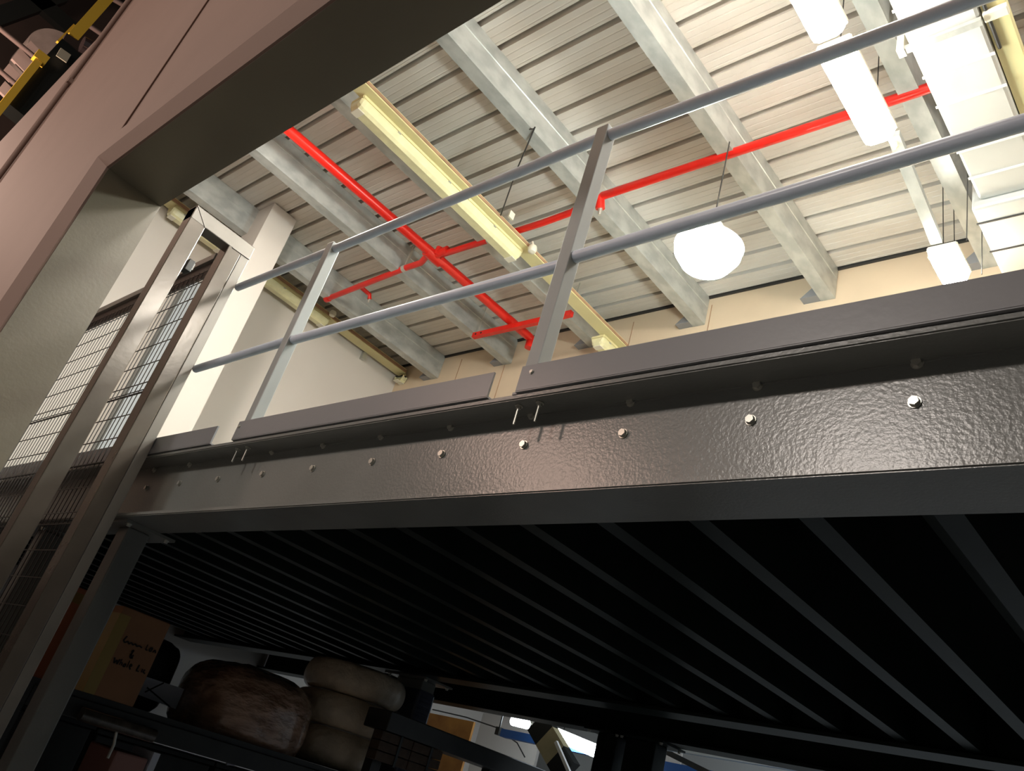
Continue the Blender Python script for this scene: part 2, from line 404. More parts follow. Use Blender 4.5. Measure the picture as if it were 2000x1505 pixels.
# ------------------------------------------------------------------ lift gate frame
XG = -4.136
gz = 1.6 + 2.44
yl0 = at_x(386, 400, XG).y; yl1 = at_x(400, 443, XG).y
yl0b = at_x(86, 898, XG).y
yr0 = at_x(404, 560, XG).y; yr1 = at_x(474, 490, XG).y; yr2 = at_x(500, 490, XG).y
print('gate', yl0, yl0b, yl1, yr0, yr1, yr2)
gf = thing('gate_frame', 'tall grey tubular steel gate frame standing left of the bolted beam', 'gate', (XG-.05, (yl0+yr2)/2, 0))
lw = .10
MB().box(XG-lw, XG, yl0, yl1+.005, .0, gz, .004).build('stile', M_gate, gf)
xs = at_y(392, 560, yr0).x
MB().box(XG-.11, XG, yr0, yr1, .0, gz, .004).build('stile', M_gate, gf)
rs = MB().box(XG-.06, XG-.001, yr1+.001, min(yr2, 1.489), .0, gz, .004).build('rear_bar', M_gate2, gf)
rs['label'] = 'lighter grey rear bar'
tbz = gz-.085
MB().box(XG-lw, XG+.001, yl0, min(yr2, 1.489), tbz, gz+.003, .004).build('top_bar', M_gate2, gf)
wd = MB(); wd.bar((XG+.002, yl0+.004, gz), (XG+.002, yl1+.004, tbz), .006, .005, (1, 0, 0))
wd.build('weld_seam', M_gate2, gf); wd = MB()
wd.bar((XG+.002, yr1-.06, tbz+.002), (XG+.002, min(yr2, 1.489), tbz+.004), .006, .006, (1, 0, 0))
wd.build('weld_seam', M_gate2, gf)
p = at_x(372, 510, XG)
lk = MB().box(XG-.07, XG-.01, p.y-.005, p.y+.03, p.z-.05, p.z+.02, .003)
lk = lk.build('latch', M_black, gf)
MB().box(XG-.06, XG-.015, p.y+.0301, p.y+.036, p.z-.03, p.z+.01).build('keeper', M_gate2, lk)

# ------------------------------------------------------------------ mesh fence behind the gate frame
YM = 1.362
mf = thing('mesh_fence', 'dark welded wire mesh panel behind the gate frame', 'fence', (-5.6, YM, 0))
zt = at_y(440, 490, YM).z-.0
xa, xb = -7.6, XG-.115
MB().box(xa, xb, YM-.015, YM+.015, zt-.045, zt, .003).build('top_bar', M_steel, mf)
MB().box(xa, xb, YM+.004, YM+.014, zt-.15, zt-.045).build('top_strip', M_mesh, mf)
wm = MB()
x = xb-.02
while x > xa:
    wm.bar((x, YM, .03), (x, YM, zt-.10), .004, .004); x -= .058
wm.build('vertical_wires', M_mesh, mf)
wm = MB(); z = zt-.12; i = 0
while z > .05:
    if i % 5 == 0:
        for dz in (0, -.02, -.04, -.06): wm.bar((xa, YM-.006, z+dz), (xb, YM-.006, z+dz), .004, .004) if dz in (0, -.06) else wm.bar((xa, YM+.02, z+dz), (xb, YM+.02, z+dz), .004, .004)
        z -= .06
    else: wm.bar((xa, YM-.006, z), (xb, YM-.006, z), .004, .004)
    z -= .135; i += 1
wm.build('cross_wires', M_mesh, mf)
for xx in (xa-.05,): MB().box(xx, xx+.05, YM-.025, YM+.025, 0, zt).build('fence_post', M_steel, mf)
# door and pillar on the left wall seen through the mesh
pa = at_x(262, 770, XW); pb = at_x(300, 770, XW)
tag(MB().box(XW, XW+.05, at_x(237, 770, XW).y, at_x(245, 770, XW).y, ZD, ZR-.8).build('channel_upright', M_steel), 'dark upright channel on the white wall behind the mesh', 'upright')
tag(MB().box(XW, XW+.02, at_x(245.5, 770, XW).y, at_x(276, 770, XW).y, ZD, ZR-.7).build('wall_panel', M_bluew), 'pale blue panel on the white wall behind the mesh', 'panel')

# ------------------------------------------------------------------ fire pipes
ZF = 6.28
def pz(px, py): return at_z(px, py, ZF)
a, b = pz(565, 255), pz(1036, 660)
rp = thing('fire_pipe', 'thick red sprinkler main running away under the roof past the guardrail', 'pipe', ((a+b)/2))
d = (b-a).normalized(); a0 = a-d*.9
MB().tube([a0, a, (a+b)/2, b-d*.06, b, b+Vector((0, .02, -.06)), b+Vector((0, .02, -.12))], .05, 20).build('main_pipe', M_red, rp, True)
tee = pz(847, 500)
MB().tube([tee-d*.10, tee+d*.10], .062, 20).tube([tee, tee+Vector((.20, 0, .02))], .042, 16).tube([tee+Vector((.06, 0, -.02)), tee+Vector((.08, 0, .07))], .05, 16).build('tee_fitting', M_red, rp, True)
# left branch
l0, l1, l2, l3 = pz(640, 583), pz(795, 522), pz(822, 513), pz(834, 500)
MB().tube([l0, l1, l2, l2+(l3-l2)*.3+Vector((0, 0, 0)), l3, tee], .032, 16).build('branch_pipe', M_red, rp, True)
MB().tube([l0-(l1-l0).normalized()*.03, l0+(l1-l0).normalized()*.03], .04, 16).build('end_cap', M_red, rp, True)
c1 = pz(697, 560); c2 = pz(722, 575)
MB().tube([c1+Vector((0, 0, .03)), c1+Vector((0, .06, .03)), c2, c2+Vector((0, .02, -.05))], .024, 12).build('sprinkler_drop', M_red, rp, True)
MB().tube([c2+Vector((0, .02, -.05)), c2+Vector((0, .02, -.09))], [.014, .008], 10).build('sprinkler_head', M_zinc, rp, True)
# right branch
r1, r2, r3 = pz(862, 497), pz(955, 468), pz(1163, 396)
r4, r5 = pz(1172, 397), pz(1172, 384)
r6, r7 = pz(1790, 180), pz(1998, 106)
MB().tube([tee+Vector((.1, 0, 0)), r1, r2, pz(1060, 435), pz(1120, 413)], .031, 16).build('branch_pipe', M_red, rp, True)
dn = Vector((0, 0, -.10))
MB().tube([pz(1120, 413), r3+Vector((0, 0, .0)), r5+Vector((.03, 0, 0)), (r5+r6)/2, r6, r7, r7+(r7-r6)*2], .035, 16).build('branch_pipe', M_red, rp, True)
MB().tube([r5, r5+Vector((.0, .04, -.10))], .04, 14).build('elbow', M_red, rp, True)
MB().tube([r5+Vector((.0, .04, -.10)), r5+Vector((0, .05, -.16))], [.02, .012], 12).build('sprinkler_head', M_zinc, rp, True)
for q in (pz(790, 524), pz(957, 468)):
    o = MB().tube([q-Vector((.025, 0, 0)), q+Vector((.025, 0, 0))], .036, 16); o.box(q.x-.012, q.x+.012, q.y-.01, q.y+.01, q.z+.03, ZR-.01)
    o.build('pipe_clamp', M_zinc, rp)
# red support strut under the main
sa, sb = at_z(925, 656, ZF-.09), at_z(1117, 612, ZF-.09)
ss = thing('pipe_support', 'red slotted channel strut carrying the end of the thick red pipe', 'support', ((sa+sb)/2))
MB().bar(sa, sb, .05, .06).build('channel', M_red, ss)
for q in (sa.lerp(sb, .04), sa.lerp(sb, .1)):
    MB().tube([q+Vector((0, -.03, 0)), q+Vector((0, -.027, 0))], .012, 10).build('slot_hole', M_black, ss)
for q in (sa.lerp(sb, .02), sa.lerp(sb, .98)):
    MB().tube([q+Vector((0, .02, .03)), Vector((q.x, q.y+.02, ZR))], .006, 8).build('hanger_rod', M_zinc, ss)

# ------------------------------------------------------------------ cream trunking with weatherproof fittings
def fitting(c0, c1, wdt, label, lit=None, grp='weatherproof tube fittings', hgt=.085):
    """weatherproof batten along c0-c1 (centre line of its top)"""
    c0, c1 = Vector(c0), Vector(c1)
    t = thing('tube_light', label, 'light', (c0+c1)/2, grp)
    d = (c1-c0).normalized(); L = (c1-c0).length
    MB().bar(c0+Vector((0, 0, -.02)), c1+Vector((0, 0, -.02)), wdt, .04, bev=.008).build('housing', M_cream if not lit else M_creamw, t)
    body = MB(); s = d.cross(Vector((0, 0, 1))).normalized(); w2 = wdt/2*.97
    pr = [(-w2, -.04), (-w2, -.055), (-w2*.82, -.04-hgt*.75), (-w2*.5, -.04-hgt), (w2*.5, -.04-hgt), (w2*.82, -.04-hgt*.75), (w2, -.055), (w2, -.04)]
    ends = [(0, .6), (.02, .92), (.05, 1), (L-.05, 1), (L-.02, .92), (L, .6)]
    rings = []
    for (u, k) in ends:
        rings.append([body.bm.verts.new(c0+d*u+s*a*(.6+.4*k)+Vector((0, 0, -.04+(b+.04)*k))) for a, b in pr])
    for A, B in zip(rings, rings[1:]):
        for k in range(len(pr)): body.bm.faces.new((A[k], A[(k+1) % len(pr)], B[(k+1) % len(pr)], B[k]))
    body.bm.faces.new(rings[0]); body.bm.faces.new(rings[-1][::-1])
    body.build('diffuser', lit or M_diff, t)
    if not lit:
        for q in (c0+d*.05, c1-d*.05):
            MB().bar(q-s*wdt*.3+Vector((0, 0, -.04-hgt)), q+s*wdt*.3+Vector((0, 0, -.04-hgt)), .07, .008, bev=.003).build('end_cap', M_creamw, t)
    for u in (.2, .5, .8):
        q = c0.lerp(c1, u)
        MB().bar(q-s*(wdt/2+.006)+Vector((0, 0, -.045)), q+s*(wdt/2+.006)+Vector((0, 0, -.045)), .03, .012).build('clip', M_creamw if lit else M_zinc, t)
    return t
def tray(px0, px1, zz, wdt, name, label, hgt=.05, ext0=0):
    a, b = at_z(*px0, zz), at_z(*px1, zz)
    d = (b-a).normalized(); a = a-d*ext0
    t = thing(name, label, 'trunking', (a+b)/2)
    MB().bar(a, b, wdt, hgt).build('channel', M_cream, t)
    s = d.cross(Vector((0, 0, 1))).normalized()
    o = MB().bar(a+s*(wdt/2+.004), b+s*(wdt/2+.004), .008, hgt*.5).build('edge_strip', M_rust, t)
    return t
ZT = 6.20
tray((714, 176), (1215, 678), ZT, .15, 'lighting_trunking', 'cream trunking under the roof that carries the long unlit fitting', ext0=.3)
fitting(at_z(700, 190, ZT-.026), at_z(1010, 492, ZT-.026), .17, 'long unlit yellowed tube fitting under the cream trunking at the picture centre top')
fitting(at_z(1168, 654, ZT-.026), at_z(1230, 712, ZT-.026), .17, 'unlit tube fitting just above the toe board, end-on by the second post')
# left wall run
def wallpt(px, py, x=XW+.16): return at_x(px, py, x)
q0, q1 = wallpt(337, 402), wallpt(640, 625)
fitz = (q0.z+q1.z)/2
def wl(y): return Vector((XW+.16, y, fitz))
t = thing('lighting_trunking', 'cream trunking fixed along the white left wall', 'trunking', (XW+.1, 3, fitz))
MB().box(XW+.06, XW+.24, 1.2, 5.6, fitz+.002, fitz+.06).build('channel', M_cream, t)
MB().box(XW+.24, XW+.25, 1.2, 5.6, fitz+.01, fitz+.045).build('edge_strip', M_rust, t)
for yy in (1.5, 3.2, 5.0): MB().box(XW+.001, XW+.06, yy, yy+.05, fitz-.1, fitz+.05).build('bracket', M_zinc, t)
ya, yb_ = wallpt(337, 402).y, wallpt(640, 622).y
yc = ya+(yb_-ya)*.30
fitting(wl(ya), wl(wallpt(440, 480).y), .17, 'unlit tube fitting on the left wall framed by the gate frame')
fitting(wl(wallpt(455, 490).y), wl(yb_), .17, 'unlit yellowed tube fitting on the left wall behind the handrail end')
fitting(wl(wallpt(783, 735).y), wl(5.62), .17, 'unlit tube fitting at the far end of the left wall above the toe board')
MB().bar
# white galvanised strip along left wall top
tag(MB().box(XW, XW+.03, 1.2, 5.6, fitz+.26, fitz+.32).build('wall_rail', M_galv), 'thin grey rail along the left wall above its fittings', 'rail')

# lit fittings over the deck
ZL = 5.9
def litfit(p0, p1, wdt, label):
    c0, c1 = at_z(*p0, ZL-.1), at_z(*p1, ZL-.1)
    xm = (c0.x+c1.x)/2
    c0, c1 = Vector((xm, c0.y, ZL)), Vector((xm, c1.y, ZL))
    t = fitting(c0, c1, wdt, label, M_tube, 'lit tube fittings over the deck', .10)
    for u in (.12, .88):
        q = c0.lerp(c1, u)
        MB().tube([q, (q.x-.02, q.y, ZR)], .004, 6).build('hanger_wire', M_wire, t)
    return t
litfit((1560, -95), (1598, 85), .20, 'glowing tube fitting cut by the top picture edge')
lit2 = litfit((1622, 100), (1722, 276), .20, 'glowing tube fitting below the top handrail, crossing the red pipe')
litfit((1838, 497), (1868, 553), .20, 'glowing tube fitting right above the toe board at far right')
sa, sb = at_z(1745, 262, ZL+.1), at_z(1830, 472, ZL+.03)
t = thing('lighting_trunking', 'slim grey trunking joining the two right-hand glowing fittings', 'trunking', (sa+sb)/2)
MB().bar(sa, sb, .075, .05).build('channel', M_galv, t)
wv = Vector((lit2.location.x+.03, at_z(1722, 276, ZL-.1).y, ZL-.05))
MB().tube([wv, wv+Vector((.03, .08, -.06)), wv+Vector((.02, .14, .02)), wv+Vector((.0, .18, .10))], .008, 8).build('cable', M_cream, lit2)
# cool round high bay lamp on a wire
wt = at_z(1425, 277, ZP)
zb = at_y(1400, 478, wt.y).z
hb = thing('high_bay_lamp', 'dazzling cool round lamp hung on a thin wire over the deck', 'light', (wt.x, wt.y, zb))
cx, cyy = wt.x, wt.y
MB().lathe([(.04, .20), (.07, .19), (.08, .08), (.19, .05), (.235, .0), (.23, -.004)], (cx, cyy, zb), n=32).build('housing', M_galv, hb, True)
MB().lathe([(.225, -.003), (.222, -.06), (.165, -.15), (.08, -.19), (.01, -.20)], (cx, cyy, zb), n=32).build('lens', M_led, hb, True)
MB().tube([(cx, cyy, zb+.20), (cx, cyy, zb+.30)], .012, 8).build('hook', M_zinc, hb)
MB().tube([(cx, cyy, zb+.30), (cx, cyy, ZP)], .005, 6).build('wire', M_wire, hb)
# wires
wa = at_z(1045, 248, ZP)
wb = at_y(978, 422, at_z(978, 422, ZT).y)
t = thing('hanging_wire', 'bent dark wire looped over a purlin and dropping to the cream trunking', 'wire', wa)
MB().tube([wa+Vector((-.12, 0, .03)), wa+Vector((-.02, 0, -.012)), wa, at_z(1010, 330, (ZP+ZT)/2-.02), at_z(978, 420, ZT)], .006, 6).build('strand', M_wire, t)
q = at_z(982, 430, ZT); MB().box(q.x+.085, q.x+.105, q.y-.03, q.y+.03, ZT-.01, ZT+.06).build('clip', M_creamw, t)
q = at_z(1040, 486, ZT-.06)
bk = thing('ball_detector', 'small white round detector by the far end of the long unlit fitting', 'detector', q)
MB().lathe([(.005, -.045), (.035, -.035), (.045, 0), (.035, .03), (.015, .04)], q, n=18).build('dome', M_creamw, bk, True)
MB().tube([q+Vector((0, 0, .03)), Vector((q.x-.03, q.y, ZT+.03))], .012, 8).build('stem', M_creamw, bk)
q = wallpt(650, 612, XW+.32)
bk = thing('ball_detector', 'small white round detector at the end of the left wall fitting', 'detector', q)
MB().lathe([(.005, -.045), (.035, -.035), (.045, 0), (.035, .03), (.015, .04)], q, n=18).build('dome', M_creamw, bk, True)
MB().box(q.x-.06, q.x, q.y-.01, q.y+.01, q.z-.01, q.z+.02).build('stem', M_creamw, bk)
for a_, b_, lb in (((1890, 345), (1890, 470), 'thin wire hanging beside the white duct'), ((1918, 440), (1920, 535), 'thin wire hanging in front of the white duct end')):
    p0 = at_z(*a_, 6.1)
    tag(MB().tube([Vector((p0.x, p0.y, ZR)), Vector((p0.x, p0.y, at_y(*b_, p0.y).z))], .004, 6).build('hanging_wire', M_wire), lb, 'wire')
    C.objects[-1]

# ------------------------------------------------------------------ white duct, top right
ZU = 6.02
dl = at_z(1775, 90, ZU).x; dr = at_z(1918, 40, ZU).x
ye = at_z(1895, 397, ZU).y
print('duct', dl, dr, ye)
dt = thing('air_duct', 'large white insulated air duct along the roof at the right', 'duct', ((dl+dr)/2, 3.5, ZU))
MB().box(dl, dr, .97, ye, ZU, ZU+.2, .02).build('duct_section', M_foil, dt)
MB().box(dl-.05, dr+.002, ye, YW-.01, ZU-.06, ZU+.2, .02).build('duct_section', M_foil, dt)
ss = [at_z(px, py, ZU).y for px, py in ((1750, 20), (1795, 155), (1822, 212), (1862, 300), (1880, 352))]
for yy in ss: MB().box(dl-.004, dr+.004, yy-.008, yy+.008, ZU-.006, ZU+.002).build('seam', M_seam, dt)
for yy in (at_z(1910, 437, ZU-.06).y, at_z(1930, 492, ZU-.06).y): MB().box(dl-.055, dr+.055, yy-.006, yy+.006, ZU-.067, ZU-.059).build('seam', M_wire, dt)
yy = at_z(1760, 97, ZU).y
MB().box(dl-.05, dr+.002, yy-.02, yy+.02, ZU-.03, ZU-.001).build('hanger_bar', M_galv, dt)
MB().box(dl-.06, dl-.02, yy-.03, yy+.03, ZU-.035, ZR).build('hanger_strap', M_creamw, dt); ybr = yy
tx0, tx1 = at_z(1925, 40, ZU+.05).x, at_z(1960, 40, ZU+.05).x
ct = thing('cable_tray', 'yellowed cream cable tray along the right side of the white duct', 'tray', ((tx0+tx1)/2, 3, ZU))
MB().box(dr+.006, dr+.125, .98, YW-.02, ZU+.03, ZU+.09, .004).build('channel', M_cream, ct)
MB().tube([(dr+.03, .98, ZU+.02), (dr+.025, 2.4, ZU+.02), (dr+.03, 3.5, ZU+.02)], .01, 8).build('cable', M_wire, ct)
MB().box(dr+.01, dr+.13, ybr-.03, ybr+.03, ZU-.01, ZU+.029, .006).build('bracket', M_creamw, ct)
for yy in (1.6, 3.2, 4.8): MB().box(dr+.12, dr+.15, yy, yy+.03, ZU+.09, ZR).build('hanger', M_zinc, ct)

# ------------------------------------------------------------------ storage rack under the deck
XK = -4.66; ZK = 1.62
rk = thing('storage_rack', 'dark storage rack under the mezzanine carrying the box and the wrapped rolls', 'rack', (XK-.6, 3.2, 0))
ys0, ys1 = 1.70, 4.33
MB().box(XK-1.15, XK-.02, ys0, ys1, ZK-.03, ZK).build('shelf', M_rackb, rk)
MB().box(XK-1.15, XK-.02, ys0, ys1, .72, .75).build('shelf', M_rackb, rk)
for zz in (ZK-.13, .62):
    for xx in (XK-.05, XK-1.18):
        MB().box(xx, xx+.05, ys0, ys1, zz, zz+.10, .006).build('beam', M_rackb, rk)
for yy in (ys0-.07, ys1):
    for xx in (XK-.08, XK-1.18): MB().box(xx, xx+.08, yy, yy+.07, 0, 1.62).build('upright', M_rackb, rk)
# cardboard box with marker writing
b0, b1 = at_x(165, 1343, XK-.02), at_x(265, 1370, XK-.02)
bt = at_x(275, 1195, XK-.02).z
bx = thing('cardboard_box', 'orange brown cardboard box with handwriting and a yellow taped edge', 'box', (XK-.27, (b0.y+b1.y)/2, ZK))
MB().box(XK-.55, XK-.02, b0.y, b1.y, ZK, bt, .006).build('carton', M_card, bx)
MB().box(XK-.55, XK-.018, b0.y-.003, b0.y+.062, ZK+.001, bt-.04).build('tape', M_tape, bx)
ink = MB()
def stroke(pts, xx=XK-.018, r=.0035):
    for p, q in zip(pts, pts[1:]): ink.bar((xx, p[0], p[1]), (xx, q[0], q[1]), .0032, r*2, (0, 0, 1))
W_, H_ = b1.y-b0.y, bt-ZK
def wr(path): stroke([(b0.y+u*W_, ZK+v*H_) for u, v in path])
wr([(.30, .70), (.27, .64), (.31, .625), (.36, .65), (.39, .625), (.43, .65), (.47, .63), (.51, .65), (.55, .63), (.60, .645), (.66, .635)])
ink.build('handwriting', M_ink, bx); ink = MB()
wr([(.74, .69), (.74, .63), (.78, .63)]); wr([(.82, .67), (.81, .63), (.85, .63), (.86, .67), (.83, .67)]); wr([(.89, .63), (.92, .66), (.95, .63)])
ink.build('handwriting', M_ink, bx); ink = MB()
wr([(.53, .52), (.51, .57), (.54, .58), (.51, .50), (.55, .485), (.57, .53)]); wr([(.50, .53), (.58, .49)])
ink.build('handwriting', M_ink, bx); ink = MB()
wr([(.26, .44), (.29, .38), (.32, .42), (.35, .38), (.37, .44)]); wr([(.40, .45), (.40, .38)]); wr([(.40, .41), (.44, .41), (.44, .38)])
wr([(.49, .41), (.47, .38), (.51, .38), (.51, .41), (.49, .41)]); wr([(.55, .46), (.55, .38)]); wr([(.59, .40), (.63, .41), (.61, .43), (.59, .40), (.63, .37)])
wr([(.76, .45), (.75, .38), (.80, .38)]); wr([(.85, .42), (.85, .38)]); wr([(.90, .42), (.88, .39), (.93, .38)])
ink.build('handwriting', M_ink, bx)
# peach coloured long carton left of the column
l0, l1 = at_x(75, 1310, -5.3), at_x(165, 1150, -5.3); print('carton', l0, l1)
yc_ = l0.y; pc = thing('long_carton', 'tall peach carton standing left of the front column', 'box', (-5.3, l0.y, l0.z))
MB().box(-5.5, -5.3, l0.y-.03, l0.y+.10, ZK, l1.z, .01).build('carton', mat('peach card', (.62, .24, .12), .6, mottle=.12), pc)
MB().box(-5.31, -5.298, l0.y-.032, l0.y+.102, l1.z-.09, l1.z-.03).build('tape', M_tape, pc)
# wrapped brown roll
def blob(c, rx, ry, rz, e, seed, amp, nu=40, nv=22, zmin=None):
    random.seed(seed); b = MB(); rings = []
    ph = [random.uniform(0, 6.3) for _ in range(8)]
    def sg(v, k): return math.copysign(abs(v)**k, v)
    for i in range(nv+1):
        v = -math.pi/2+math.pi*i/nv; ring = []
        for j in range(nu):
            u = 2*math.pi*j/nu
            k = 1+amp*(math.sin(3*u+ph[0]+2*v)+.6*math.sin(5*u-4*v+ph[1])+.5*math.sin(9*u+6*v+ph[2])+.4*math.sin(14*u-9*v+ph[3]))
            p = Vector((rx*sg(math.cos(v), e)*sg(math.cos(u), e)*k, ry*sg(math.cos(v), e)*sg(math.sin(u), e)*k, rz*sg(math.sin(v), e)*(1 if zmin is None else k)))
            q = Vector(c)+p
            if zmin is not None: q.z = max(q.z, zmin)
            ring.append(b.bm.verts.new(q))
        rings.append(ring)
    for A, B in zip(rings, rings[1:]):
        for j in range(nu): b.bm.faces.new((A[j], A[(j+1) % nu], B[(j+1) % nu], B[j]))
    bmesh.ops.remove_doubles(b.bm, verts=b.bm.verts, dist=1e-5)
    return b
tag(blob((XK-.42, 3.13, ZK+.155), .36, .40, .275, .62, 3, .018, zmin=ZK+.001).build('wrapped_roll', M_wrap, None, True), 'humped brown roll wrapped in clear film on the rack, left of the coils', 'roll')
zc = ZK+.001
for i, (hh, dy, lb) in enumerate(((.24, .0, 'beige wrapped coil at the bottom of the stack of three'), (.22, .03, 'beige wrapped coil in the middle of the stack of three'), (.215, .05, 'topmost beige wrapped coil of the stack beside the film-wrapped column'))):
    R0 = .375; h2 = hh/2; pr = []
    for k in range(0, 15):
        a = -math.pi/2+math.pi*k/14
        pr.append((R0-.10+.10*math.cos(a)**.7 if math.cos(a) > 1e-6 else R0-.10, h2+h2*.98*math.sin(a)))
    pr = [(.12, .03)]+pr+[(.2, hh-.006), (.13, hh-.03), (.10, hh-.09)]
    b = MB().lathe(pr, (XK-.44, 3.91+dy*.4, zc), n=44)
    random.seed(i)
    for v in b.bm.verts:
        d = Vector((v.co.x-(XK-.44), v.co.y-(3.91+dy*.4), 0)); a = math.atan2(d.y, d.x)
        v.co += d*(.02*math.sin(5*a+i)+.012*math.sin(11*a+2*i))
    tag(b.build('wrapped_coil', M_coil, None, True), lb, 'coil', 'beige coils stacked on the rack'); zc += hh
# dark bag, paper sheet, bits behind
bl = blob((XK-.80, 2.52, ZK+.20), .2, .19, .22, .45, 5, .02, zmin=ZK+.001).build('black_bag', M_black, None, True)
tag(bl, 'black bag on the rack between the cardboard box and the brown roll', 'bag')
def pnl(pts, xx, th, m_, name): 
    ps = [at_x(px, py, xx) for px, py in pts]
    return MB().prism([(p.y, p.z) for p in ps], 0, xx-th, xx)
xp = XK-.48
o = thing('paper_sign', 'white sheet with two crossing black pen strokes beside the cardboard box', 'paper', at_x(310, 1350, xp))
pnl([(262, 1353), (277, 1318), (360, 1345), (343, 1384)], xp, .004, M_paper, 'sheet').build('sheet', M_paper, o)
mk = MB()
for a_, b_ in (((283, 1351), (320, 1333)), ((287, 1342), (332, 1380))):
    p, q = at_x(*a_, xp+.002), at_x(*b_, xp+.002); mk.bar(p, q, .003, .008)
mk.build('pen_stroke', M_ink, o)
tag(pnl([(352, 1398), (362, 1398), (377, 1352), (371, 1350)], xp, .03, M_paper, 's').build('white_strip', M_paper), 'narrow white upright strip left of the brown roll', 'strip')
# lower things by the bottom edge
p = at_x(255, 1490, XK-.05)
tag(MB().box(XK-.4, XK-.05, p.y-.10, p.y+.09, .751, at_x(255, 1472, XK-.05).z, .01).build('carton', mat('pink card', (.42, .22, .19), .6)), 'pink carton on the lower shelf at the bottom picture edge', 'box')
p = at_x(300, 1480, XK-.05)
tag(MB().box(XK-.3, XK-.05, p.y-.01, p.y+.03, .751, at_x(300, 1468, XK-.05).z).build('grey_board', M_paper), 'narrow grey board right of the pink carton', 'board')
for pts, lb in (([(443, 1488), (455, 1447), (513, 1464), (500, 1490)], 'bluish white sheet below the brown roll'), ([(515, 1500), (523, 1468), (541, 1474), (532, 1504)], 'small bluish sheet below the stack of coils'), ([(412, 1455), (418, 1434), (432, 1440), (425, 1462)], 'small white tag hanging under the rack shelf')):
    tag(pnl([(a_, b_+6) for a_, b_ in pts], XK-.75, .02, M_paper, 'x').build('paper_sheet', M_paper), lb, 'paper')
for i, (ya_, yb2, zz) in enumerate(((1.75, 2.44, 1.475), (2.48, 3.3, 1.46), (3.34, 4.25, 1.46))):
    t = thing('storage_crate', 'dark crate on the lower rack shelf, '+('nearest the front column', 'below the brown roll', 'below the beige coils')[i], 'crate', (XK-.9, (ya_+yb2)/2, .75), 'dark crates on the lower shelf')
    MB().box(XK-1.09, XK-.82, ya_, yb2, .751, zz-.03, .01).build('body', M_rackb, t)
    MB().box(XK-1.11, XK-.80, ya_-.015, yb2+.015, zz-.03, zz, .006).build('lid', M_black, t)
# film roll / rail with glints under the box
a, b = at_x(158, 1393, XK+.037), at_x(300, 1437, XK+.037)
tag(MB().tube([a, b], .035, 16).build('film_roll', mat('clear film roll', (.12, .10, .08), .15, mottle=.5, mscale=14, coat=1), None, True), 'shiny roll of film lying along the rack edge under the cardboard box', 'roll')
a, b = at_x(228, 1425, XK+.02), at_x(210, 1480, XK+.02)
tag(MB().tube([a, a.lerp(b, .5)+Vector((0, .01, 0)), b], .008, 8).build('film_strip', M_zinc), 'thin shiny strip hanging below the film roll', 'strip')

# timber stack and dark boards right of the coils
xt = -4.40
zb_ = at_x(870, 1428, xt).z
y0_, y1_ = at_x(762, 1400, xt).y, at_x(1075, 1505, xt).y
bd = thing('rack_board', 'long dark board in front of the film-wrapped column and the lit workroom', 'board', (xt, (y0_+y1_)/2, zb_))
MB().box(xt-.24, xt, y0_, y1_, zb_-.12, zb_, .006).build('board', M_rackb, bd)
for yy in (y0_+.1, y1_-.5): MB().box(xt-.235, xt-.155, yy, yy+.08, 0, zb_-.12).build('trestle_leg', M_rackb, bd)
for i, (px, lb) in enumerate(((768, 'left brown timber bundle under the long dark board, at the bottom edge'), (834, 'right brown timber bundle under the long dark board, at the bottom edge'))):
    p = at_x(px, 1480, xt)
    t = thing('timber_bundle', lb, 'timber', (xt-.1, p.y, zb_-.3), 'timber bundles under the long board')
    for k in range(3):
        MB().box(xt-.10, xt-.01, p.y-.14, p.y+.14, zb_-.125-.06*(k+1)+.005, zb_-.125-.06*k, .004).build('plank', M_wood, t)
    MB().box(xt-.12, xt-.005, p.y+.02, p.y+.04, zb_-.125-.185, zb_-.122).build('strap', M_black, t)
# ------------------------------------------------------------------ lit workroom beyond (seen through the slot under the rear beam)
YV = 8.0
def slab(pts, y, th, name, m_, lb, cat, z=None):
    ps = [at_y(px, py, y) for px, py in pts]
    pl_ = [(p.x, p.z) for p in ps]
    if z is not None:            # reach down to the floor or up to the workroom ceiling
        xs = sorted(pl_)
        lo, hi = min(p[0] for p in pl_), max(p[0] for p in pl_)
        if z == 0: zt_ = sum(p.z for p in ps[:2])/2; pl_ = [(lo, 0), (hi, 0), (hi, ps[1].z if ps[1].x > ps[0].x else ps[0].z), (lo, ps[0].z)]
        else: pl_ = [(lo, min(ps[2].z, ps[-1].z)), (hi, min(ps[2].z, ps[-1].z)), (hi, 4.2), (lo, 4.2)]
    o = MB().prism(pl_, 1, y, y+th).build(name, m_)
    return tag(o, lb, cat)
YQ = 7.0
slab([(820, 1372), (1000, 1400), (1040, 1505), (900, 1505), (905, 1475), (815, 1420)], 9.0, .05, 'white_partition', M_wallw, 'white partition in the lit workroom behind the plywood sheet', 'partition', 0)
slab([(822, 1388), (921, 1408), (915, 1448), (818, 1425)], 7.2, .03, 'plywood_sheet', M_ply, 'orange lit plywood sheet beyond the film-wrapped column', 'sheet', 0)
ba, bb = at_y(985, 1424, 7.6), at_y(1000, 1443, 7.6)
bt_ = thing('blue_beam', 'long blue steel beam across the lit workroom behind the black columns', 'beam', ba)
MB().box(ba.x, XR-.01, 7.55, 7.65, bb.z, ba.z).build('beam', M_blue, bt_)
MB().box(1.0, 1.12, 7.55, 7.65, 0, bb.z).build('stanchion', M_blue, bt_)
a, b = at_y(1052, 1410, 6.6), at_y(1110, 1510, 6.6)
st = thing('leaning_strut', 'tan and black leaning strut beside the bright tube', 'strut', a)
MB().bar(a, a.lerp(b, .30), .24, .1, (0, 1, 0)).build('black_end', M_black, st)
